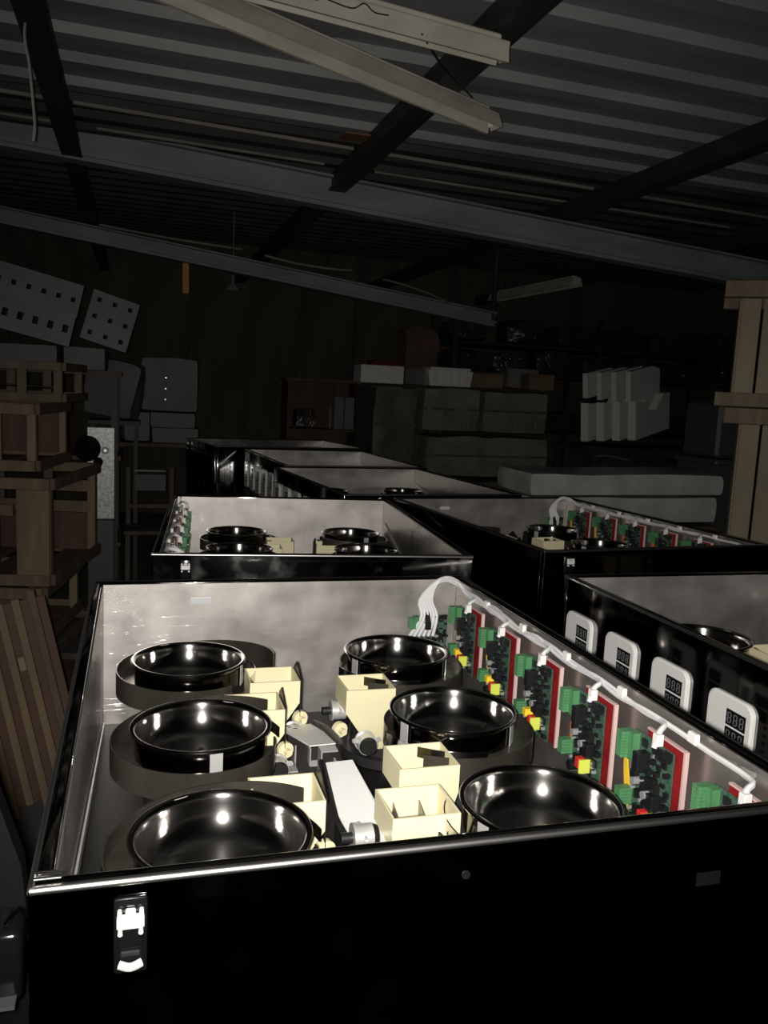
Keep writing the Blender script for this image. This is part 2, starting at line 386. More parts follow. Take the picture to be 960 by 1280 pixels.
for x in (-.018, .022): b.faces([(x, -.04, -.02), (x, -.04, -.045), (x, .03, -.045), (x+.0015, -.04, -.02), (x+.0015, -.04, -.045), (x+.0015, .03, -.045)], [(0, 1, 2), (3, 5, 4), (0, 3, 4, 1), (1, 4, 5, 2), (2, 5, 3, 0)])
b.box((.002, -.028, -.044), (.042, .004, .012)); ME['baffle'] = b.mesh('baffle', 'baffle', 0)
b = B().prism([(-.036, -.055), (.030, -.055), (.036, .035), (.010, .052), (-.036, .030)], -.001, .001, Matrix.Rotation(PI/2, 4, 'Z')); ME['side_plate'] = b.mesh('side_plate', 'rubber', 0)
# motor: can with flange, black end cap and shaft, axis +Y -> toward -Y end cap
b = B().cyl((0, 0, 0), (0, -.026, 0), .0185, seg=24); b.cyl((0, -.001, 0), (0, .003, 0), .0205, seg=24)
for s in (-1, 1): b.box((s*.021, -.012, .006), (.010, .004, .010), .0015); b.cyl((s*.024, -.014, .006), (s*.024, -.009, .006), .004, seg=10)
ME['motor'] = b.mesh('motor', 'alu')
ME['motor_cap'] = B().cyl((0, -.026, 0), (0, -.034, 0), .0175, .015, 24).mesh('end_cap', 'rubber'); ME['shaft'] = B().cyl((0, .003, 0), (0, .02, 0), .008, seg=12).mesh('shaft', 'rubber')
b = B().cyl((0, 0, 0), (0, .010, 0), .015, seg=20); b.cyl((0, -.014, 0), (0, 0, 0), .006, seg=12); ME['knob'] = b.mesh('knob', 'cream')
b = B().box((0, 0, .03), (.034, .028, .003), .0006); b.box((-.0155, 0, 0), (.003, .028, .06)); b.box((.0155, 0, -.012), (.003, .022, .036)); b.box((.028, 0, -.03), (.024, .022, .003)); ME['bracket'] = b.mesh('bracket', 'alu', 0)
b = B().faces([(-.020, .095, .012), (.016, .098, .012), (.030, -.05, -.022), (.030, -.098, -.03), (-.016, -.098, -.03), (-.024, -.03, -.018),
               (-.020, .095, .010), (.016, .098, .010), (.030, -.05, -.024), (.030, -.098, -.032), (-.016, -.098, -.032), (-.024, -.03, -.020)],
              [(0, 1, 2, 3, 4, 5), (6, 11, 10, 9, 8, 7)]+[(i, (i+1) % 6, 6+(i+1) % 6, 6+i) for i in range(6)]); ME['chute'] = b.mesh('chute', 'bright_sheet', 0)
b = B().tube([(-.026, .098, .014), (-.030, -.03, -.012), (-.022, -.098, -.026)], .004, 6, 4); ME['chute_seal'] = b.mesh('chute_seal', 'rubber')
# circuit board; local: board plane = YZ, +X points into the wall, origin at centre
bw, bh = .098, .150
b = B().box((.014, -.009, 0), (.003, .090, bh), 0); ME['red_board'] = b.mesh('red_board', 'red_board', 0)
b = B().box((.014, -.0565, 0), (.007, .004, bh+.004)); b.box((.014, -.009, bh/2+.001), (.006, .090, .003)); ME['board_frame'] = b.mesh('board_frame', 'pink_edge', 0)
ME['pcb'] = B().box((0, 0, 0), (.0018, bw, bh-.008)).mesh('circuit_board', 'pcb_green', 0)
random.seed(5)
b = B()
for i in range(90):
    y = random.uniform(-.043, .043); z = random.uniform(-.066, .066); s = random.choice((.004, .006, .008, .012)); t = random.uniform(.003, .012)
    b.box((-t/2, y, z), (t, s*random.uniform(.7, 1.6), s), 0)
b.box((-.012, .012, .035), (.022, .016, .030), .001); b.box((-.010, -.02, -.012), (.018, .024, .022), .001); b.cyl((0, .02, -.058), (-.02, .02, -.058), .009, seg=14)
ME['chips'] = b.mesh('chip', 'chip', 0)
b = B()
for i in range(16):
    y = random.uniform(-.045, .045); z = random.uniform(-.068, .068); b.box((-.004, y, z), (.008, .0025, .005), 0)
for k in range(5): b.box((-.010, .024, .022+k*.006), (.004, .008, .0025))
b.cyl((0, -.012, -.006), (-.022, -.012, -.006), .006, seg=12); b.cyl((0, .022, .0), (-.018, .022, .0), .006, seg=12); b.cyl((0, .028, -.068), (-.012, .028, -.068), .005, seg=10)
ME['caps'] = b.mesh('capacitor', 'cap_grey', 30)
b = B()
for k in range(8): b.box((-.012, .055, .028+k*.0052), (.024, .016, .0049), .0006)
b.box((-.006, .041, .046), (.014, .012, .044)); ME['term'] = b.mesh('terminal_block', 'terminal_green', 0)
b = B()
for k in range(5): b.box((-.012, .050, -.046+k*.0052), (.022, .016, .0049), .0006)
ME['term2'] = b.mesh('terminal_block', 'terminal_green', 0)
ME['trafo_y'] = B().box((-.013, .008, -.030), (.022, .015, .015), .0015).mesh('transformer', 'yellow_part', 0)
ME['trafo_r'] = B().box((-.012, -.010, -.040), (.022, .012, .018), .001).mesh('relay', 'red_part', 0)
ME['trafo_l'] = B().box((-.014, -.021, -.043), (.020, .005, .024), .0008).mesh('fuse_holder', 'lime_part', 0)
b = B().box((-.006, -.016, .080), (.012, .012, .018), .001); ME['plug'] = b.mesh('plug', 'white_part', 0)
b = B()
for k in range(4): b.tube([(.012, .064+.003*k, .055-.006*k), (.006, .074+.002*k, .02), (.010, .069+.004*k, -.03), (.016, .066+.003*k, -.075)], .0017, 5, 5)
ME['wires_y'] = b.mesh('wire', 'wire_yellow')
b = B()
for k in range(3): b.tube([(.010, .062+.004*k, .03), (.012, .070+.003*k, -.02), (.014, .064+.004*k, -.062)], .0017, 5, 5)
ME['wires_o'] = b.mesh('wire', 'wire_orange')
# display plate; local: plate plane = YZ, +X outward, origin at plate centre; windows on the +Y half
def rounded(wd, hg, r, n=7):
    pts = []
    for cx, cy, a0 in ((wd/2-r, hg/2-r, 0), (-wd/2+r, hg/2-r, 90), (-wd/2+r, -hg/2+r, 180), (wd/2-r, -hg/2+r, 270)):
        for i in range(n+1):
            a = math.radians(a0+90*i/n); pts.append((cx+r*math.cos(a), cy+r*math.sin(a)))
    return pts
pw, ph = .126, .178
b = B(); o1 = rounded(pw, ph, .022); o2 = rounded(pw-.008, ph-.008, .019); n = len(o1)
vs = [(0, x, y) for x, y in o1]+[(.0055, x, y) for x, y in o1]+[(.0085, x, y) for x, y in o2]
fs = [tuple(range(n))[::-1], tuple(range(2*n, 3*n))]
for r in range(2):
    for i in range(n): fs.append((r*n+i, r*n+(i+1) % n, (r+1)*n+(i+1) % n, (r+1)*n+i))
b.faces(vs, fs); ME['plate'] = b.mesh('display_panel', 'plate_white', 30)
ME['window'] = B().box((.0088, 0, 0), (.002, .052, .030)).mesh('display_window', 'display_black', 0)
b = B()
for k in range(3):
    y0 = -.0165+k*.0165; x = .0101; a, c, t = .0042, .0095, .0016
    for z in (-c, 0, c): b.box((x, y0, z), (.0008, 2*a-.002, t))
    for s in (-1, 1):
        for z in (-c/2, c/2): b.box((x, y0+s*a, z), (.0008, t, c-.002))
ME['digits'] = b.mesh('digit', 'segment', 0)
ME['button'] = B().cyl((.0080, 0, 0), (.0115, 0, 0), .0058, .0048, 14).mesh('button', 'button')
ME['clip'] = B().box((0, 0, 0), (.009, .020, .017), .002).mesh('cable_clip', 'white_part', 0)

BX, BL_, YR = .192, -.245, (.345, 0.0, -.345)
def machine(label, cx, cy, rz, boards=True, plates=True, inner=True):
    r = empty('counting_machine', label, 'machine', (cx, cy, 0), rz, 'open topped black machines')
    zc = .09+(H-.09)/2
    link('front_panel', ME['panel_x'], r, (0, -D/2+T/2, zc)); link('back_panel', ME['panel_x'], r, (0, D/2-T/2, zc))
    link('side_panel', ME['panel_y'], r, (-W/2+T/2, 0, zc)); link('side_panel', ME['panel_y'], r, (W/2-T/2, 0, zc))
    lz = DK+.004+(H-DK-.004)/2-.005
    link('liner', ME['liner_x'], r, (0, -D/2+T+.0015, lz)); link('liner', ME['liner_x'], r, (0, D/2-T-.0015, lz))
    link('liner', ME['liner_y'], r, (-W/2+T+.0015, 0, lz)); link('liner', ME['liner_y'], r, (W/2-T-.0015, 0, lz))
    for s in (-1, 1):
        link('rim_glint', ME['rim_x'], r, (0, s*(D/2-.004), H-.004)); link('rim_glint', ME['rim_y'], r, (s*(W/2-.004), 0, H-.004))
    link('deck', ME['deck'], r, (0, 0, DK-.003))
    for sx in (-1, 1):
        for sy in (-1, 1): link('foot', ME['foot'], r, (sx*(W/2-.08), sy*(D/2-.08), 0))
    for s in (-1, 1):
        lt = link('latch', ME['latch'], r, (s*(W/2-.088), s*(D/2+.003), 1.0), (0, 0, 0 if s < 0 else PI))
        lt.location = (-s*-1*(W/2-.088), s*(D/2+.003), .997)
        link('latch_clasp', ME['latch_clasp'], lt); link('latch_bar', ME['latch_bar'], lt)
    if not inner: return r
    for side, bx in ((0, BL_), (PI, BX)):
        for i in range(3):
            y = YR[i] if side == 0 else -YR[i]
            y -= .008; ex = (i == 0)
            tr = link('feeder_tray', ME[('tray_b' if ex else 'tray_a') if side == 0 else ('tray_d' if ex else 'tray_c')], r, (bx, y, 0), (0, 0, side))
            link('bowl', ME['bowl'], tr); link('bowl_band', ME['bowl_band'], tr); link('bowl_nut', ME['bowl_nut'], tr)
            link('feeder_base', ME['base'], tr)
            for a in (((8, 150) if i == 1 else (70, 205)) if side == 0 else (-35, 62)[:2] if False else (215+15*i, 110)): link('strap', ME['strap'], tr, (0, 0, 0), (0, 0, math.radians(a-side*0)))
            link('guide_strip', ME['strip'], tr, (0, 0, 0), (0, 0, math.radians(-45 if ex else 0)))
            # hopper of this feeder
            sg = 1 if side == 0 else -1
            hx, hy = bx+sg*(.158 if ex else .104), y+sg*(-.066 if ex else .135)
            hp = link('hopper', ME['hopper'], r, (hx, hy, .930), (0, 0, side if not ex else side))
            if ex and side: link('baffle', ME['baffle'], hp)
            if side == 0: link('side_plate', ME['side_plate'], hp, (.052, .0, -.03))
            mo = link('motor', ME['motor'], r, (hx-.035*sg*-1 if side == 0 else hx-.012, hy-.055, .832))
            link('end_cap', ME['motor_cap'], mo); link('shaft', ME['shaft'], mo)
            link('knob', ME['knob'], r, (hx-(.055 if side else -.055), hy-.035, .848), (0, 0, .3))
            link('bracket', ME['bracket'], r, (hx+(-.075 if side else .062), hy-.02, .775))
    m2 = link('motor', ME['motor'], r, (.03, .235, .862), (0, 0, PI/2)); link('end_cap', ME['motor_cap'], m2); link('shaft', ME['shaft'], m2)
    m2 = link('motor', ME['motor'], r, (-.045, -.248, .862), (0, 0, PI/2)); link('end_cap', ME['motor_cap'], m2); link('shaft', ME['shaft'], m2)
    for s, px, py in ((0, -.018, -.14), (PI, -.036, .124)):
        c = link('chute', ME['chute'], r, (px, py, .872), (0, 0, s)); c.scale = (1.3, 1, 1); link('chute_seal', ME['chute_seal'], c)
    link('chute_leg', ME.setdefault('cleg', B().box((0, 0, 0), (.03, .12, .13)).mesh('chute_leg', 'dark_metal', 0)), r, (-.018, -.14, .785))
    bs = B().box((0, 0, 0), (.003, 1.10, .016), M=Matrix.Rotation(math.radians(-11.5), 4, 'X')); bs.obj('brace_strip', 'alu', r, (-W/2+T+.006, 0, .845), smooth=0)
    # back corner sticker on the liner
    if plates or boards:
        tp = B().box((0, 0, 0), (.045, .001, .014)).obj('sticker', 'tape', r, (-.205, D/2-T-.004, 1.005))
    if boards:
        for i in range(6):
            y = .42-.186*i
            pb = link('circuit_board', ME['pcb'], r, (W/2-T-.034, y, .938))
            for nme, k in (('red_board', 'red_board'), ('board_frame', 'board_frame'), ('chip', 'chips'), ('capacitor', 'caps'), ('terminal_block', 'term'), ('terminal_block', 'term2'), ('relay', 'trafo_r'), ('fuse_holder', 'trafo_l'), ('plug', 'plug')): link(nme, ME[k], pb)
            if i < 3: link('transformer', ME['trafo_y'], pb)
            link('wire', ME['wires_o' if i in (2, 3) else 'wires_y'], pb)
        pb = link('circuit_board', ME['pcb'], r, (.345, D/2-T-.026, .918), (0, 0, PI/2))
        pb.scale = (1, .92, .62)
        link('chip', ME['chips'], pb); link('terminal_block', ME['term'], pb); link('capacitor', ME['caps'], pb)
        # cable bundle
        x = W/2-T-.012; zt = 1.036
        random.seed(11)
        b = B()
        for k in range(6):
            jx = lambda: random.uniform(-.004, .004)
            yend = .42-.186*k-.016
            pts = [(.285+.012*k, D/2-T-.05, .915), (.32+.008*k, D/2-T-.032, .96), (x-.09+.006*k, D/2-T-.022, 1.0), (x-.045+jx(), D/2-T-.02, 1.046+jx()), (x-.012, D/2-T-.035-.006*k, 1.05+jx())]
            yy = D/2-T-.10
            while yy > yend+.05:
                pts.append((x+jx()*.8, yy, zt-.004+jx()*1.6)); yy -= .075
            pts += [(x-.006, yend+.02, 1.034), (x-.024, yend+.004, 1.028), (x-.034, yend, 1.006)]
            b.tube(pts, .0042, 6, 4)
        b.obj('cable_bundle', 'wire_white', r)
        b = B().box((0, 0, 0), (.004, .014, .040), .001); b.obj('cable_tag', 'rubber', r, (.335, D/2-T-.036, .958), (0, .55, PI/2))
        for i in range(6): link('cable_clip', ME['clip'], r, (x-.002, .36-.186*i, 1.037))
    if plates:
        for i in range(6):
            y = .498-.190*i
            p = link('display_panel', ME['plate'], r, (W/2+.0005, -y, .970-.089))
            for k in (0, 1):
                wn = link('display_window', ME['window'], p, (0, .022, .050-.034*k)); link('digit', ME['digits'], p, (0, .022, .050-.034*k))
            for a in range(3):
                for c in range(4): link('button', ME['button'], p, (0, -.032+.032*a, -.008-.020*c))
    return r
R = math.radians
m1 = machine('open black machine showing six mirror bowls, cream hoppers and red-edged circuit boards', .35, 1.355, 0)
mR = machine('open black machine with a row of white display panels on its outer side', 1.51, 1.345, PI, boards=False)
m2 = machine('open black machine', .529, 2.836, R(-4.76)+PI, plates=False)
m3 = machine('open black machine with dim circuit boards and tangled white cables near the white wrapped packages', 1.555, 2.905, R(5.2), plates=False)
m4 = machine('open black machine with two bowl rims just showing, display panels on its dark flank', 1.238, 4.186, R(5.7)+PI, boards=False)
m5 = machine('open black machine second to last of the row, narrow display panels on its flank', 1.219, 5.474, R(4)+PI, boards=False)
m6 = machine('open black machine set crosswise at the end of the row by the dark back wall', 1.06, 6.73, R(10)+PI/2, boards=False, plates=False, inner=False)
m2['label'] = 'open black machine with a highlighted front edge and pale steel lining, green boards inside'

# ------------------------------------------------------------------ ceiling lamps
def fixture(label, p0, p1, tilt, h=.045, wd=.10, mt='lamp_white'):
    p0 = Vector(p0); p1 = Vector(p1); d = (p1-p0); L = d.length
    r = empty('fluorescent_fixture', label, 'light')
    X = d.normalized(); Z = Vector((0, 0, 1)); Y = Z.cross(X).normalized(); Z = X.cross(Y)
    r.matrix_world = Matrix.Translation((p0+p1)/2) @ Matrix((X, Y, Z)).transposed().to_4x4() @ Matrix.Rotation(tilt, 4, 'X')
    # folded reflector: spine and two flared wings
    b = B(); pr = [(-wd/2, -h*.7), (-wd*.30, h*.42), (-wd*.26, h*.5), (wd*.26, h*.5), (wd*.30, h*.42), (wd/2, -h*.7), (wd/2-.012, -h*.72), (wd*.25, h*.3), (wd*.20, h*.36), (-wd*.20, h*.36), (-wd*.25, h*.3), (-wd/2+.012, -h*.72)]
    Mx = Matrix.Rotation(PI/2, 4, 'Z')
    b.prism(pr, -L/2, L/2, Mx); b.obj('reflector', mt, r, smooth=20)
    B().box((0, 0, h*.62), (L*.96, wd*.40, h*.36), .004).obj('batten_body', mt, r)
    for s in (-1, 1):
        B().box((s*(L/2+.004), 0, -h*.05), (.010, wd*.5, h*1.15), .003).obj('end_cap', mt, r)
        B().box((s*(L/2-.02), 0, -h*.25), (.012, .022, .03), .003).obj('lamp_holder', 'white_part', r)
    return r
fixture('long bare fluorescent fixture with a bright glint hanging at an angle under the roof', (-.50, 2.45, 2.65), (1.34, 3.28, 2.565), R(-8), h=.052, wd=.088)
fx2 = fixture('pale batten fixture with a wiring plate and loose wires against the roof sheets', (.018, 2.43, 2.565), (1.093, 2.635, 2.565), R(10), h=.052, wd=.085)
B().box((.02, -.046, .0), (.13, .002, .022)).obj('wiring_plate', 'grey_plastic', fx2, (-.18, 0, 0))
B().box((0, -.046, .0), (.045, .002, .022)).obj('wiring_plate', 'foam_grey', fx2, (-.29, 0, 0))
B().tube([(-.08, -.047, 0), (0, -.06, -.01), (.04, -.052, .012), (.07, -.06, -.005), (.12, -.048, 0)], .002, 5, 6).obj('wire', 'rubber', fx2)
fx3 = fixture('dim small fluorescent fixture far off below the dark roof', (3.5, 8.3, 2.50), (3.66, 6.85, 2.52), R(0), h=.06, wd=.13)
for x in (-.5, .5): B().cyl((x, 0, .03), (x, 0, .50), .006, seg=6).obj('hanger', 'steel_dark', fx3)
tag(B().tube([(.795, 2.54, 2.535), (.97, 2.85, 2.57), (1.21, 3.195, 2.61)], .003, 5, 4).obj('lamp_cord', 'rubber'), 'thin dark cord strung between the two long ceiling fixtures', 'cord')
tag(B().tube([(-.30, 3.0, 2.79), (-.31, 3.05, 2.72), (-.36, 3.22, 2.62), (-.35, 3.25, 2.52), (-.345, 3.3, 2.42), (-.34, 3.3, 2.34), (-.345, 3.3, 2.29)], .005, 5, 6).obj('hanging_cable', 'wire_grey'), 'twisted grey cable hanging down from the dark rafter', 'cable')
# bell lamp hanging far away
r = empty('bell_lamp', 'small bell-shaped pale lamp hanging below the far beam', 'light', (.775, 7.45, 2.285))
B().lathe([(.065, 0), (.055, .02), (.03, .04), (.018, .05), (.0, .05)], 20).obj('lamp_shade', 'foam_grey', r)
B().cyl((0, 0, .05), (0, 0, .11), .012).obj('lamp_socket', 'foam_grey', r); B().cyl((0, 0, .11), (0, 0, .66), .003, seg=6).obj('cord', 'wire_grey', r)
tag(lump((.05, .03, .24), .008, 3, 5).obj('amber_rag', 'amber', None, (.368, 7.05, 2.30)), 'amber coloured strip hanging from the far beam', 'strip')

# ------------------------------------------------------------------ crates on the left
def crate(label, loc, dims, rz, slats=(2, 3), seed=1, mats=('wood', 'wood_z'), group='slatted wooden crates', back=True, bw_=.05):
    w, d, h = dims; random.seed(seed)
    r = empty('wooden_crate', label, 'crate', loc, rz, group); p = .04
    for x in (-w/2+p/2, w/2-p/2):
        for y in (-d/2+p/2, d/2-p/2): part(r, 'post', (x, y, h/2), (p, p, h-.002), mats[1], .002)
    for z in (bw_/2, h-bw_/2):
        for y in (-d/2-.010, d/2+.010): part(r, 'rail', (0, y, z), (w, .020, bw_), mats[0], .002)
        for x in (-w/2-.010, w/2+.010): part(r, 'rail', (x, 0, z), (.020, d, bw_), 'wood_old', .002)
    n = slats[0]
    for i in range(n):
        x = -w/2+w*(i+1)/(n+1); part(r, 'slat', (x, -d/2+.011, h/2), (.045, .018, h-.01), mats[1], .002)
        if back: part(r, 'slat', (x, d/2-.011, h/2), (.045, .018, h-.01), 'wood_old', .002)
    for i in range(slats[1]):
        part(r, 'bottom_slat', (-w/2+w*(i+.5)/slats[1], 0, .015), (w/slats[1]*.7, d-.05, .02), 'wood_old', .002)
    return r
A_ = R(-27)
cA = crate('pale slatted crate with a wide upright board at its corner', (-.64, 4.42, .57), (.74, .78, .48), R(-12), (2, 4), 3)
part(cA, 'wide_board', (.30, -.402, .24), (.14, .018, .38), 'wood_z', .002); part(cA, 'cross_rail', (-.1, -.36, .33), (.6, .018, .05), 'wood', .002)
part(cA, 'cross_rail', (0, .37, .36), (.7, .018, .06), 'wood', .002); part(cA, 'cross_rail', (0, .37, .25), (.7, .018, .06), 'wood', .002)
part(cA, 'end_panel', (0, .355, .12), (.66, .012, .20), 'wood_red', .002)
cB = crate('narrow crate with reddish boards behind its uprights, resting on the wide-board crate', (-.74, 4.55, 1.055), (.70, .60, .31), R(-9), (3, 4), 5)
part(cB, 'back_board', (0, .20, .18), (.66, .014, .26), 'wood_red', .002); part(cB, 'cross_rail', (-.15, -.25, .14), (.5, .016, .05), 'wood_old', .002)
cC = crate('low dark crate holding a pale rod, top of the crate stack', (-.68, 4.75, 1.37), (.74, .60, .19), R(-6), (3, 4), 7, ('wood_old', 'wood_old'), bw_=.04)
tag(B().tube([(-.98, 4.62, 1.45), (-.40, 4.66, 1.435)], .006, 8).obj('steel_rod', 'chrome'), 'thin bright rod lying in the dark top crate', 'rod')
cD = crate('darker crate with a rounded offcut leaning in it, under the wide-board crate', (-.66, 4.32, .30), (.66, .64, .265), R(-10), (2, 3), 9)
cE = crate('dark bottom crate of the slatted stack, standing on the floor', (-.64, 4.35, 0.0), (.72, .66, .295), R(-12), (2, 3), 10, ('wood_old', 'wood_old'))
tag(B().prism([(-.035, 0), (.035, 0), (.035, .13), (.02, .165), (0, .175), (-.02, .165), (-.035, .13)], -.008, .008).obj('rounded_offcut', 'pine', None, (-.42, 3.88, .325), (R(-6), 0, 0)), 'pale round-topped wooden offcut leaning on the darker crate', 'offcut')
# leaning slatted pallets in front of the crates
def pallet(label, loc, rot, n, L, wd, seed):
    random.seed(seed); r = empty('slatted_pallet', label, 'pallet', loc); r.rotation_euler = rot
    for i in range(n):
        x = -wd/2+wd*i/(n-1)
        part(r, 'slat', (x, 0, L/2+random.uniform(-.02, .02)), (.026, .016, L), random.choice(('wood_z', 'wood_old', 'wood_z')), .002)
        part(r, 'slat_backing', (x+.022, .022, L/2), (.03, .010, L*.96), 'wood_red', .002)
    for z in (.08, L*.52, L-.07): part(r, 'cross_bar', (0, .040, z), (wd+.05, .022, .05), 'wood_old', .002)
    for i in range(3): part(r, 'spacer_block', (-wd/2+wd*(i+.4)/3, -.016, L*.55+.05*i), (.024, .014, .05), 'pine', .003)
    return r
pallet('slatted wooden pallet leaning beside the machine, thin uprights slanting', (-.36, 2.95, .02), (R(-8), R(-14), R(-4)), 8, .72, .38, 4)
pallet('second leaning slatted pallet propped behind the first, its tips higher', (-.62, 3.30, .02), (R(-8), R(-12), R(-6)), 5, .85, .34, 6)
# dark grey board leaning near the machine corner
tag(B().prism([(-.80, 0), (-.112, 0), (-.112, .90), (-.118, .965), (-.158, 1.10), (-.80, 1.45)], .94, .97).obj('grey_board', 'grey_cover'), 'smooth dark grey board standing close beside the six-bowl machine', 'board')
r = empty('cable_gland', 'black box-shaped connector at the corner of the six-bowl machine', 'connector', (-.118, .84, .93))
B().box((0, 0, 0), (.030, .05, .075), .008, seg=3).obj('housing', 'black_edge', r); B().tube([(.0, -.02, .045), (.012, -.02, .06), (.02, -.02, .05)], .0025, 6, 4).obj('wire_loop', 'chrome', r)
B().box((0, -.03, -.03), (.02, .02, .004)).obj('lug', 'grey_plastic', r)
r = m1
B().box((0, 0, 0), (.031, .001, .016), .0003).obj('dark_sticker', 'matte_black', r, (0.272, -D/2-.0008, 0.974)); B().cyl((0, 0, 0), (0, -.0012, 0), .0045, seg=14).obj('plug_cap', 'grey_cover', r, (-0.023, -D/2, 1.014))
B().tube([(-.435, -.590, 1.056), (-.425, -.590, 1.056), (-.412, -.590, 1.055)], .0022, 6, 3).obj('rim_clip', 'chrome', r); B().tube([(-.435, -.597, 1.055), (-.412, -.597, 1.055)], .0018, 6).obj('rim_clip', 'chrome', r)

# ------------------------------------------------------------------ foam, boxes and bags on the left
def holepanel(nx, ny, cw, ch, hw, hh, depth, th):
    vs, fs = [], []
    def quad(*p):
        i = len(vs); vs.extend(p); fs.append((i, i+1, i+2, i+3))
    X0, Z0 = -nx*cw/2, -ny*ch/2
    for i in range(nx):
        for j in range(ny):
            x0, z0 = X0+i*cw, Z0+j*ch; x1, z1 = x0+cw, z0+ch; cx, cz = (x0+x1)/2, (z0+z1)/2
            a0, a1, b0, b1 = cx-hw/2, cx+hw/2, cz-hh/2, cz+hh/2
            quad((x0, 0, z0), (x1, 0, z0), (a1, 0, b0), (a0, 0, b0)); quad((x1, 0, z0), (x1, 0, z1), (a1, 0, b1), (a1, 0, b0))
            quad((x1, 0, z1), (x0, 0, z1), (a0, 0, b1), (a1, 0, b1)); quad((x0, 0, z1), (x0, 0, z0), (a0, 0, b0), (a0, 0, b1))
            quad((a0, 0, b0), (a1, 0, b0), (a1, depth, b0), (a0, depth, b0)); quad((a1, 0, b0), (a1, 0, b1), (a1, depth, b1), (a1, depth, b0))
            quad((a1, 0, b1), (a0, 0, b1), (a0, depth, b1), (a1, depth, b1)); quad((a0, 0, b1), (a0, 0, b0), (a0, depth, b0), (a0, depth, b1))
            quad((x0, depth, z0), (x1, depth, z0), (a1, depth, b0), (a0, depth, b0)); quad((x1, depth, z0), (x1, depth, z1), (a1, depth, b1), (a1, depth, b0))
            quad((x1, depth, z1), (x0, depth, z1), (a0, depth, b1), (a1, depth, b1)); quad((x0, depth, z1), (x0, depth, z0), (a0, depth, b0), (a0, depth, b1))
    W2, H2 = nx*cw/2, ny*ch/2
    quad((-W2, 0, -H2), (W2, 0, -H2), (W2, th, -H2), (-W2, th, -H2)); quad((-W2, 0, H2), (W2, 0, H2), (W2, th, H2), (-W2, th, H2))
    quad((-W2, 0, -H2), (-W2, 0, H2), (-W2, th, H2), (-W2, th, -H2)); quad((W2, 0, -H2), (W2, 0, H2), (W2, th, H2), (W2, th, -H2))
    b = B(); b.faces(vs, fs); bmesh.ops.remove_doubles(b.bm, verts=b.bm.verts[:], dist=1e-5); return b
sh = empty('storage_rack', 'rack of dark uprights and boards holding the grey boxes and foam behind the crates', 'rack', (-.55, 5.75, 0))
for x in (-.75, .42):
    for y in (-.12, .38): part(sh, 'upright', (x, y, .77), (.04, .04, 1.54), 'steel_dark')
for z in (.45, 1.0, 1.525): part(sh, 'shelf_board', (-.165, .13, z), (1.25, .58, .025), 'wood_old')
tag(holepanel(7, 1, .085, .20, .026, .030, .05, .05).obj('foam_tray', 'foam_grey', None, (-.62, 5.62, 2.015), (R(-4), R(13), R(3)), smooth=0), 'long foam tray with one row of small holes, upper of the leaning foam', 'foam')
tag(holepanel(7, 1, .085, .20, .032, .046, .05, .05).obj('foam_tray', 'foam_grey', None, (-.66, 5.53, 1.835), (R(-3), R(13), R(3)), smooth=0), 'long foam tray with one row of large holes, lower of the leaning foam', 'foam')
tag(holepanel(3, 3, .095, .105, .026, .028, .05, .05).obj('foam_tray', 'foam_grey', None, (-.16, 5.72, 1.85), (R(-4), R(16), R(4)), smooth=0), 'square tilted foam block with holes at the end of the foam trays', 'foam')
for i, (x, y, w_, lab) in enumerate(((-.66, 5.62, .42, 'flat grey carton under the long foam trays'), (-.30, 5.66, .24, 'small grey flat carton at the end beside the wrapped bag'))):
    tag(lump((w_, .30, .13), .008, i+20, 5, rnd=.1).obj('flat_carton', 'card_grey', None, (x, y, 1.605)), lab, 'carton')
tag(lump((.36, .32, .40), .03, 31, 8, rnd=.3).obj('wrapped_bag', 'card_grey', None, (-.15, 6.62, 1.42), (0, R(8), R(-10))), 'bulging grey wrapped bag above the metal plate', 'bag')
sup = empty('stool_stand', 'dark stand carrying the bulging grey bag', 'stand', (-.15, 6.62, 0))
part(sup, 'top', (0, 0, 1.18), (.36, .34, .03), 'steel_dark')
for x in (-.15, .15):
    for y in (-.14, .14): part(sup, 'leg', (x, y, .585), (.03, .03, 1.16), 'steel_dark')
bx1 = lump((.46, .4, .43), .012, 41, 7, rnd=.12).obj('wrapped_box', 'foam_grey', None, (.28, 7.6, 1.460), (0, R(1), R(-4))); tag(bx1, 'upright pale wrapped box with a dark stitched seam', 'box')
for k in range(6): B().box((0, 0, 0), (.014, .01, .022 if k % 2 else .012), .002).obj('seam_stitch', 'rubber' if k % 2 else 'chrome', bx1, (-.03, -.21, .06-.045*k))
for i, (x, z, s, l) in enumerate(((.02, 1.11, (.20, .36, .24), 'small upright grey carton beside the two stacked under the wrapped box'), (.31, 1.17, (.36, .36, .125), 'grey carton directly under the stitched wrapped box'), (.33, 1.04, (.38, .36, .125), 'lowest grey carton under the stitched wrapped box'))):
    tag(lump(s, .006, 50+i, 5, rnd=.1).obj('grey_carton', 'foam_grey', None, (x, 7.6, z), (0, 0, R(-4))), l, 'carton')
tb = empty('work_bench', 'dark bench carrying the grey cartons and the stitched wrapped box', 'table', (.15, 7.6, 0))
part(tb, 'top', (0, 0, .96), (.75, .5, .03), 'wood_old')
for x in (-.33, .33):
    for y in (-.2, .2): part(tb, 'leg', (x, y, .475), (.045, .045, .94), 'steel_dark')
pl = empty('machine_column', 'speckled pale metal column with a round bolt and a black wheel', 'column', (-.20, 5.35, 0))
part(pl, 'plate', (0, 0, .93), (.155, .03, .55), 'speckled', .003); part(pl, 'lower_plate', (0, .005, .33), (.15, .03, .64), 'grey_plastic', .003)
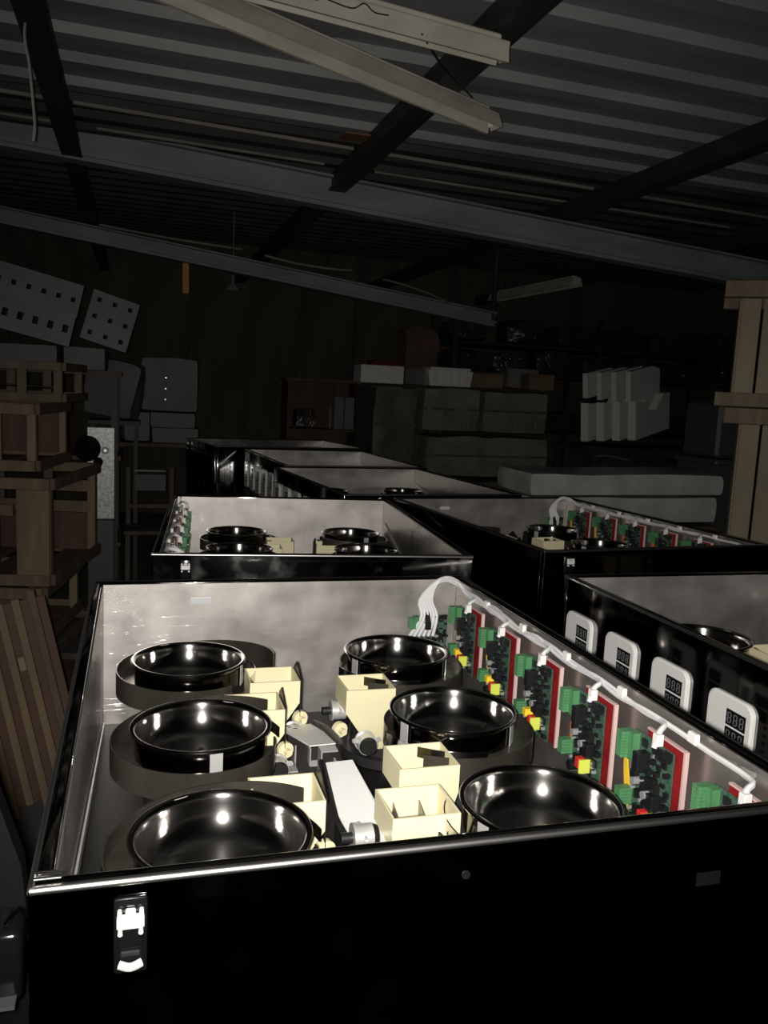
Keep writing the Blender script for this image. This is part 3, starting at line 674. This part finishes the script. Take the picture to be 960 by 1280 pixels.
B().cyl((0, -.015, 0), (0, -.03, 0), .022, seg=20).obj('bolt', 'dark_metal', pl, (.025, 0, 1.07)); B().cyl((0, -.03, 0), (0, -.036, 0), .009, seg=14).obj('bolt_head', 'alu', pl, (.025, 0, 1.07))
B().cyl((0, -.02, 0), (0, -.07, 0), .075, seg=28).obj('wheel', 'matte_black', pl, (-.075, 0, 1.08)); B().cyl((0, -.02, 0), (0, -.06, 0), .028, seg=18).obj('wheel', 'matte_black', pl, (-.015, 0, 1.0))
ch = empty('old_chair', 'dark old chair with a steel back strip under the bench area', 'chair', (.10, 6.15, 0))
for x in (-.15, .15): part(ch, 'back_post', (x, .15, .44), (.03, .03, .88), 'wood_old'); part(ch, 'leg', (x, -.15, .22), (.03, .03, .44), 'wood_old')
part(ch, 'seat', (0, 0, .455), (.36, .34, .03), 'wood_old', .006); part(ch, 'backrest', (0, .14, .77), (.22, .014, .12), 'grey_plastic', .003); part(ch, 'back_rail', (0, .14, .855), (.22, .018, .014), 'chrome', .002); part(ch, 'back_rail', (0, .14, .60), (.27, .02, .03), 'wood_old', .002)

# ------------------------------------------------------------------ far middle
cb = empty('open_cabinet', 'dark open cabinet with pale boards standing in it at the back wall', 'cabinet', (1.83, 8.75, 0))
for x in (-.36, .36): part(cb, 'side', (x, 0, .78), (.025, .4, 1.56), 'wood_red')
part(cb, 'top', (0, 0, 1.57), (.78, .42, .03), 'wood_old'); part(cb, 'shelf', (0, 0, 1.07), (.69, .39, .02), 'wood_red'); part(cb, 'shelf', (0, 0, .5), (.69, .39, .02), 'wood_red'); part(cb, 'back', (0, .2, .78), (.74, .01, 1.54), 'wood_red')
for i, (x, w_, l) in enumerate(((.17, .10, 'broad pale board standing in the dark cabinet'), (.28, .10, 'pale board nearest the cabinet side, standing upright'), (.08, .025, 'narrow pale strip standing in the dark cabinet'))):
    tag(B().box((0, 0, .165), (w_, .02, .33 if i < 2 else .22), .003).obj('pale_board', 'foam_grey', None, (1.83+x, 8.60, 1.085-.0+(0 if i < 2 else -.055))), l, 'board')
tag(lump((.22, .2, .16), .03, 61, 6).obj('dark_bundle', 'bag_black', None, (1.66, 8.72, 1.185)), 'dark glinting bundle on the cabinet shelf', 'bundle')

def bale(label, loc, s, m, seed, rz=0, ridges=0):
    r = empty('tarp_bale', label, 'bale', (loc[0], loc[1], loc[2]-s[2]/2), R(rz), 'green tarpaulin bales')
    lump(s, .022, seed, 9, rnd=.14).obj('tarp', m, r, (0, 0, s[2]/2))
    for k in range(ridges): B().box((0, 0, 0), (.014, .012, s[2]*.42), .004).obj('ridge', m, r, (-s[0]*.32+s[0]*.64*k/max(1, ridges-1), -s[1]/2-.006, s[2]*.28))
    B().box((0, 0, 0), (s[0]*1.005, .006, .02), .002).obj('strap', 'tarp_dark', r, (0, -s[1]/2-.008, s[2]*.52))
    return r
bale('dark green tarpaulin bale standing upright at the end of the stack', (2.32, 8.05, .39), (.46, .6, .76), 'tarp_dark', 70, 4)
bale('dark green upright bale on top of the upright end bale', (2.34, 8.05, 1.17), (.42, .6, .74), 'tarp_dark', 71, 2)
bale('square green bale with ribbed side between two others on top', (2.91, 8.05, 1.345), (.58, .55, .40), 'tarp_green', 72, 2, 9)
bale('smooth square green bale at the pale foam end, on top', (3.59, 8.05, 1.345), (.70, .55, .40), 'tarp_green', 73, 2, 3)
bale('long creased green bale under the two square bales', (3.29, 8.0, .905), (1.30, .6, .38), 'tarp_green', 74, 2)
bale('long green bale at the bottom of the stack on the floor', (3.30, 8.0, .345), (1.32, .62, .66), 'tarp_dark', 75, 2)
tag(B().box((0, 0, .085), (.43, .3, .17), .006).obj('white_carton', 'foam', None, (2.27, 8.12, 1.57)), 'plain white carton on the dark upright bale', 'carton')
tag(B().box((0, 0, .08), (.20, .28, .16), .006).obj('grey_carton', 'card_grey', None, (2.61, 8.15, 1.575)), 'grey carton between the plain white and the ribbed foam box', 'carton')
fb = empty('foam_box', 'white foam box with ribbed sides and lid on the ribbed green bale', 'box', (2.95, 8.08, 1.572))
B().prism([(-.21, 0), (.21, 0), (.235, .15), (-.235, .15)], -.15, .15).obj('body', 'foam', fb, smooth=0)
B().box((0, 0, .165), (.42, .32, .03), .006).obj('lid', 'foam', fb)
for k in range(5): B().box((-.16+.08*k, -.155, .075), (.03, .014, .13), .003).obj('rib', 'foam', fb)
tag(B().box((0, 0, .075), (.36, .25, .15), .01).obj('dark_carton', 'carton', None, (3.38, 8.15, 1.572)), 'dark carton beside the ribbed foam box', 'carton')
tag(lump((.34, .26, .20), .02, 81, 6).obj('foam_sack', 'foam_grey', None, (3.76, 8.15, 1.69)), 'pale crumpled foam sack on the smooth green bale', 'sack')
tag(B().box((0, 0, .08), (.28, .2, .16), .006).obj('brown_carton', 'carton', None, (3.86, 7.88, 1.575)), 'small brown carton in front of the pale sack', 'carton')
st = empty('shelf_stand', 'dark stand behind the bales carrying a brown cloth bundle', 'stand', (2.72, 8.62, 0))
part(st, 'top', (0, 0, 1.70), (.75, .38, .03), 'wood_red')
for x in (-.34, .34):
    for y in (-.15, .15): part(st, 'leg', (x, y, .84), (.04, .04, 1.68), 'wood_red')
tag(lump((.38, .3, .42), .03, 83, 7, rnd=.4).obj('cloth_bundle', 'cloth_brown', None, (2.82, 8.62, 1.955)), 'brown cloth bundle standing on the dark stand', 'bundle')
tag(lump((.30, .25, .07), .01, 84, 5).obj('folded_cloth', 'cloth_red', None, (2.44, 8.55, 1.77)), 'dark red folded cloth beside the brown bundle', 'cloth')

# ------------------------------------------------------------------ racks with dark bags on the right
ME['glint_mesh'] = B().lathe([(.0001, -.010), (.006, -.008), (.0095, -.003), (.0095, .003), (.006, .008), (.0001, .010)], 12).mesh('glint_bead', 'chrome', 80)  # chrome beads added to the bags only to make their glints
rk = empty('parts_rack', 'long dark rack behind the foam slabs filled with black bags', 'rack', (5.05, 9.15, 0))
for x in (-1.75, 0, 1.75):
    for y in (-.35, .35): part(rk, 'upright', (x, y, 1.2), (.05, .05, 2.4), 'steel_dark')
for z in (.4, 1.1, 1.74, 2.06): part(rk, 'shelf_board', (0, 0, z), (3.6, .8, .03), 'steel_dark')
random.seed(77)
BG = 'black bags on the far rack'
names = []
for j, (z, n) in enumerate(((1.76, 7), (2.08, 6), (1.12, 4))):
    for i in range(n):
        x = 3.50+3.1*i/(n-1)+random.uniform(-.03, .03) if j < 2 else 4.6+.7*i
        s = (random.uniform(.40, .44), .5, random.uniform(.20, .25))
        o = lump(s, .035, 100+j*10+i, 8, rnd=.35).obj('black_bag', 'bag_black', None, (x, 9.05, z+s[2]/2+.012), (0, 0, random.uniform(-.2, .2)))
        tag(o, 'black shiny bag of parts on the %s shelf of the far rack' % ('second highest', 'highest', 'lower')[j], 'bag', 'black bags on the %s shelf of the far rack' % ('second highest', 'highest', 'lower')[j])
        for k in range(9):
            bx, bz = random.uniform(-.17, .17), random.uniform(-.06, .07)
            link('glint_bead', ME['glint_mesh'], o, (bx, -s[1]/2-.028, bz))
# foam slabs
FM = 'white foam slabs in the leaning stack'
pb_ = empty('low_platform', 'dark platform of crates under the white foam slabs', 'platform', (4.60, 7.1, 0))
part(pb_, 'top', (0, 0, 1.07), (1.5, .75, .04), 'steel_dark')
for x in (-.7, .7):
    for y in (-.32, .32): part(pb_, 'leg', (x, y, .525), (.05, .05, 1.05), 'steel_dark')
labs = ['outermost white foam slab with a cut corner and notch, front of the lower row', 'second white foam slab of the lower row, edge on', 'third white foam slab of the lower row, edge on', 'innermost white foam slab of the lower row, edge on']
def slab(lab, loc, w_, h_, t_, rz, tilt, notch=True):
    poly = [(0, 0), (w_, .0), (w_, h_*.98), (w_*.80, h_), (w_*.58, h_*.62), (w_*.40, h_*.60), (w_*.26, h_*.92), (0, h_)] if notch else [(0, 0), (w_, 0), (w_, h_*.85), (w_*.75, h_), (0, h_)]
    o = B().prism(poly, -t_/2, t_/2).obj('foam_slab', 'foam', None, loc, (0, tilt, rz), smooth=0); tag(o, lab, 'foam', FM); return o
for i in range(4):
    slab(labs[i], (4.28-.115*i, 6.76+.075*i, 1.165-.012*i), .70, .35, .075, R(32), R(-9))
labs2 = ['outermost upper white foam slab resting above the notched slab', 'second upper white foam slab of the leaning stack', 'third upper white foam slab of the leaning stack', 'innermost upper white foam slab, mostly hidden']
for i in range(4): slab(labs2[i], (4.32-.10*i, 6.93+.085*i, 1.49+.01*i), .56, .29-.02*i, .05, R(30), R(-10), False)
for i, (x, y, z, s, l) in enumerate(((4.0, 6.95, 1.22, (.5, .4, .24), 'dark shiny bag under the foam slabs'), (4.75, 7.0, 1.20, (.6, .5, .2), 'flat dark shiny bag at the slab ends'), (5.2, 7.1, 1.24, (.45, .5, .3), 'dark bag with a pale sheen by the crate tower'))):
    pass
for i, (x, y, z, s, l) in enumerate(((3.93, 6.45, .79, (.50, .4, .46), 'black shiny bag in front of the foam platform'), (4.52, 6.42, .79, (.50, .4, .46), 'black shiny bag next to the blue cloth'), (5.12, 6.45, .81, (.50, .45, .5), 'dark sagging bag by the grey bin'))):
    o = lump(s, .045, 130+i, 9, rnd=.35).obj('black_bag', 'bag_black', None, (x, y, z), (0, 0, .1*i)); tag(o, l, 'bag', 'black bags before the platform')
    random.seed(i)
    for k in range(10):
        bx = -.22+.045*k; bz = .08+random.uniform(-.03, .03); link('glint_bead', ME['glint_mesh'], o, (bx, -s[1]/2-.028, bz))
lp = empty('low_bench', 'low dark bench under the black bags', 'bench', (4.55, 6.42, 0))
part(lp, 'top', (0, 0, .53), (1.9, .5, .03), 'steel_dark')
for x in (-.9, .9):
    for y in (-.2, .2): part(lp, 'leg', (x, y, .257), (.05, .05, .514), 'steel_dark')
tag(lump((.55, .3, .13), .03, 140, 7).obj('blue_cloth', 'blue', None, (4.35, 5.95, .90), (0, 0, R(3))), 'crumpled dark blue cloth in front of the black bags', 'cloth')
bc = empty('cloth_trestle', 'plain dark trestle under the blue cloth', 'trestle', (4.35, 5.95, 0))
part(bc, 'top', (0, 0, .815), (.6, .3, .03), 'steel_dark')
for x in (-.26, .26): part(bc, 'leg', (x, 0, .4), (.04, .26, .8), 'steel_dark')
# white wrapped packages
wp = empty('package_trestle', 'dark trestle under the long white packages', 'trestle', (2.88, 4.75, 0))
part(wp, 'top', (0, 0, .735), (1.3, .5, .03), 'wood_old')
for x in (-.6, .6):
    for y in (-.2, .2): part(wp, 'leg', (x, y, .36), (.05, .05, .72), 'wood_old')
for i, (z, h_, l) in enumerate(((.845, .155, 'lower long white wrapped package with a taped end'), (.985, .125, 'upper long white wrapped package with a slanted top edge'))):
    o = lump((1.30+.04*i, .48, h_), .010, 150+i, 9, rnd=.08).obj('wrapped_package', 'wrap', None, (2.89, 4.78, z+(.0 if i == 0 else .018)), (0, R(-.6), R(1))); tag(o, l, 'package')
# dark bin and crate tower on the right
bn = empty('grey_bin', 'tall dark grey bin between the crate tower and the white packages', 'bin', (4.02, 5.2, 0), R(4))
B().prism([(-.17, 0), (.17, 0), (.20, 1.10), (-.20, 1.10)], -.2, .2).obj('body', 'grey_plastic', bn, smooth=0); B().box((0, 0, 1.12), (.44, .44, .04), .01).obj('rim', 'grey_plastic', bn)
B().box((-.02, 0, 1.34), (.34, .36, .38), .02).obj('upper_tub', 'grey_plastic', bn)
def ptower(label, loc, w_, h_, rz, seed):
    r = empty('pine_crate', label, 'crate', loc, rz, 'pale pine crates in the tower')
    part(r, 'top_rail', (0, 0, h_-.035), (w_, .05, .07), 'wood_z', .003); part(r, 'top_rail', (0, .5, h_-.035), (w_, .05, .07), 'wood_z', .003)
    xs = -w_/2+.07
    for i, ww in enumerate((.085, .10, .12, .10, .12)):
        part(r, 'plank', (xs+ww/2, .025+.008*(i % 2), (h_-.07)/2), (ww-.006, .02, h_-.072), 'pine', .002); xs += ww+(.004 if i != 1 else .05)
    for y in (.12, .30): part(r, 'side_plank', (-w_/2+.075, y+.02, (h_-.07)/2), (.02, .15, h_-.072), 'pine', .002)
    part(r, 'bottom_rail', (0, -.005, .03), (w_, .03, .06), 'wood_z', .003); part(r, 'bottom_rail', (0, .5, .03), (w_, .03, .06), 'wood_z', .003)
    return r
ptower('lower pale pine crate with a knot, at the base of the tower', (2.800, 3.030, 0.62), .72, .88, R(-37), 1)
ptower('upper pale pine crate on top of the tower, overhanging top rail', (2.750, 3.010, 1.505), .76, .535, R(-37), 2)
ptower('bottom pine crate standing on the floor under the knotted crate', (2.810, 3.040, 0.0), .74, .615, R(-37), 3)
bpy.context.view_layer.update()
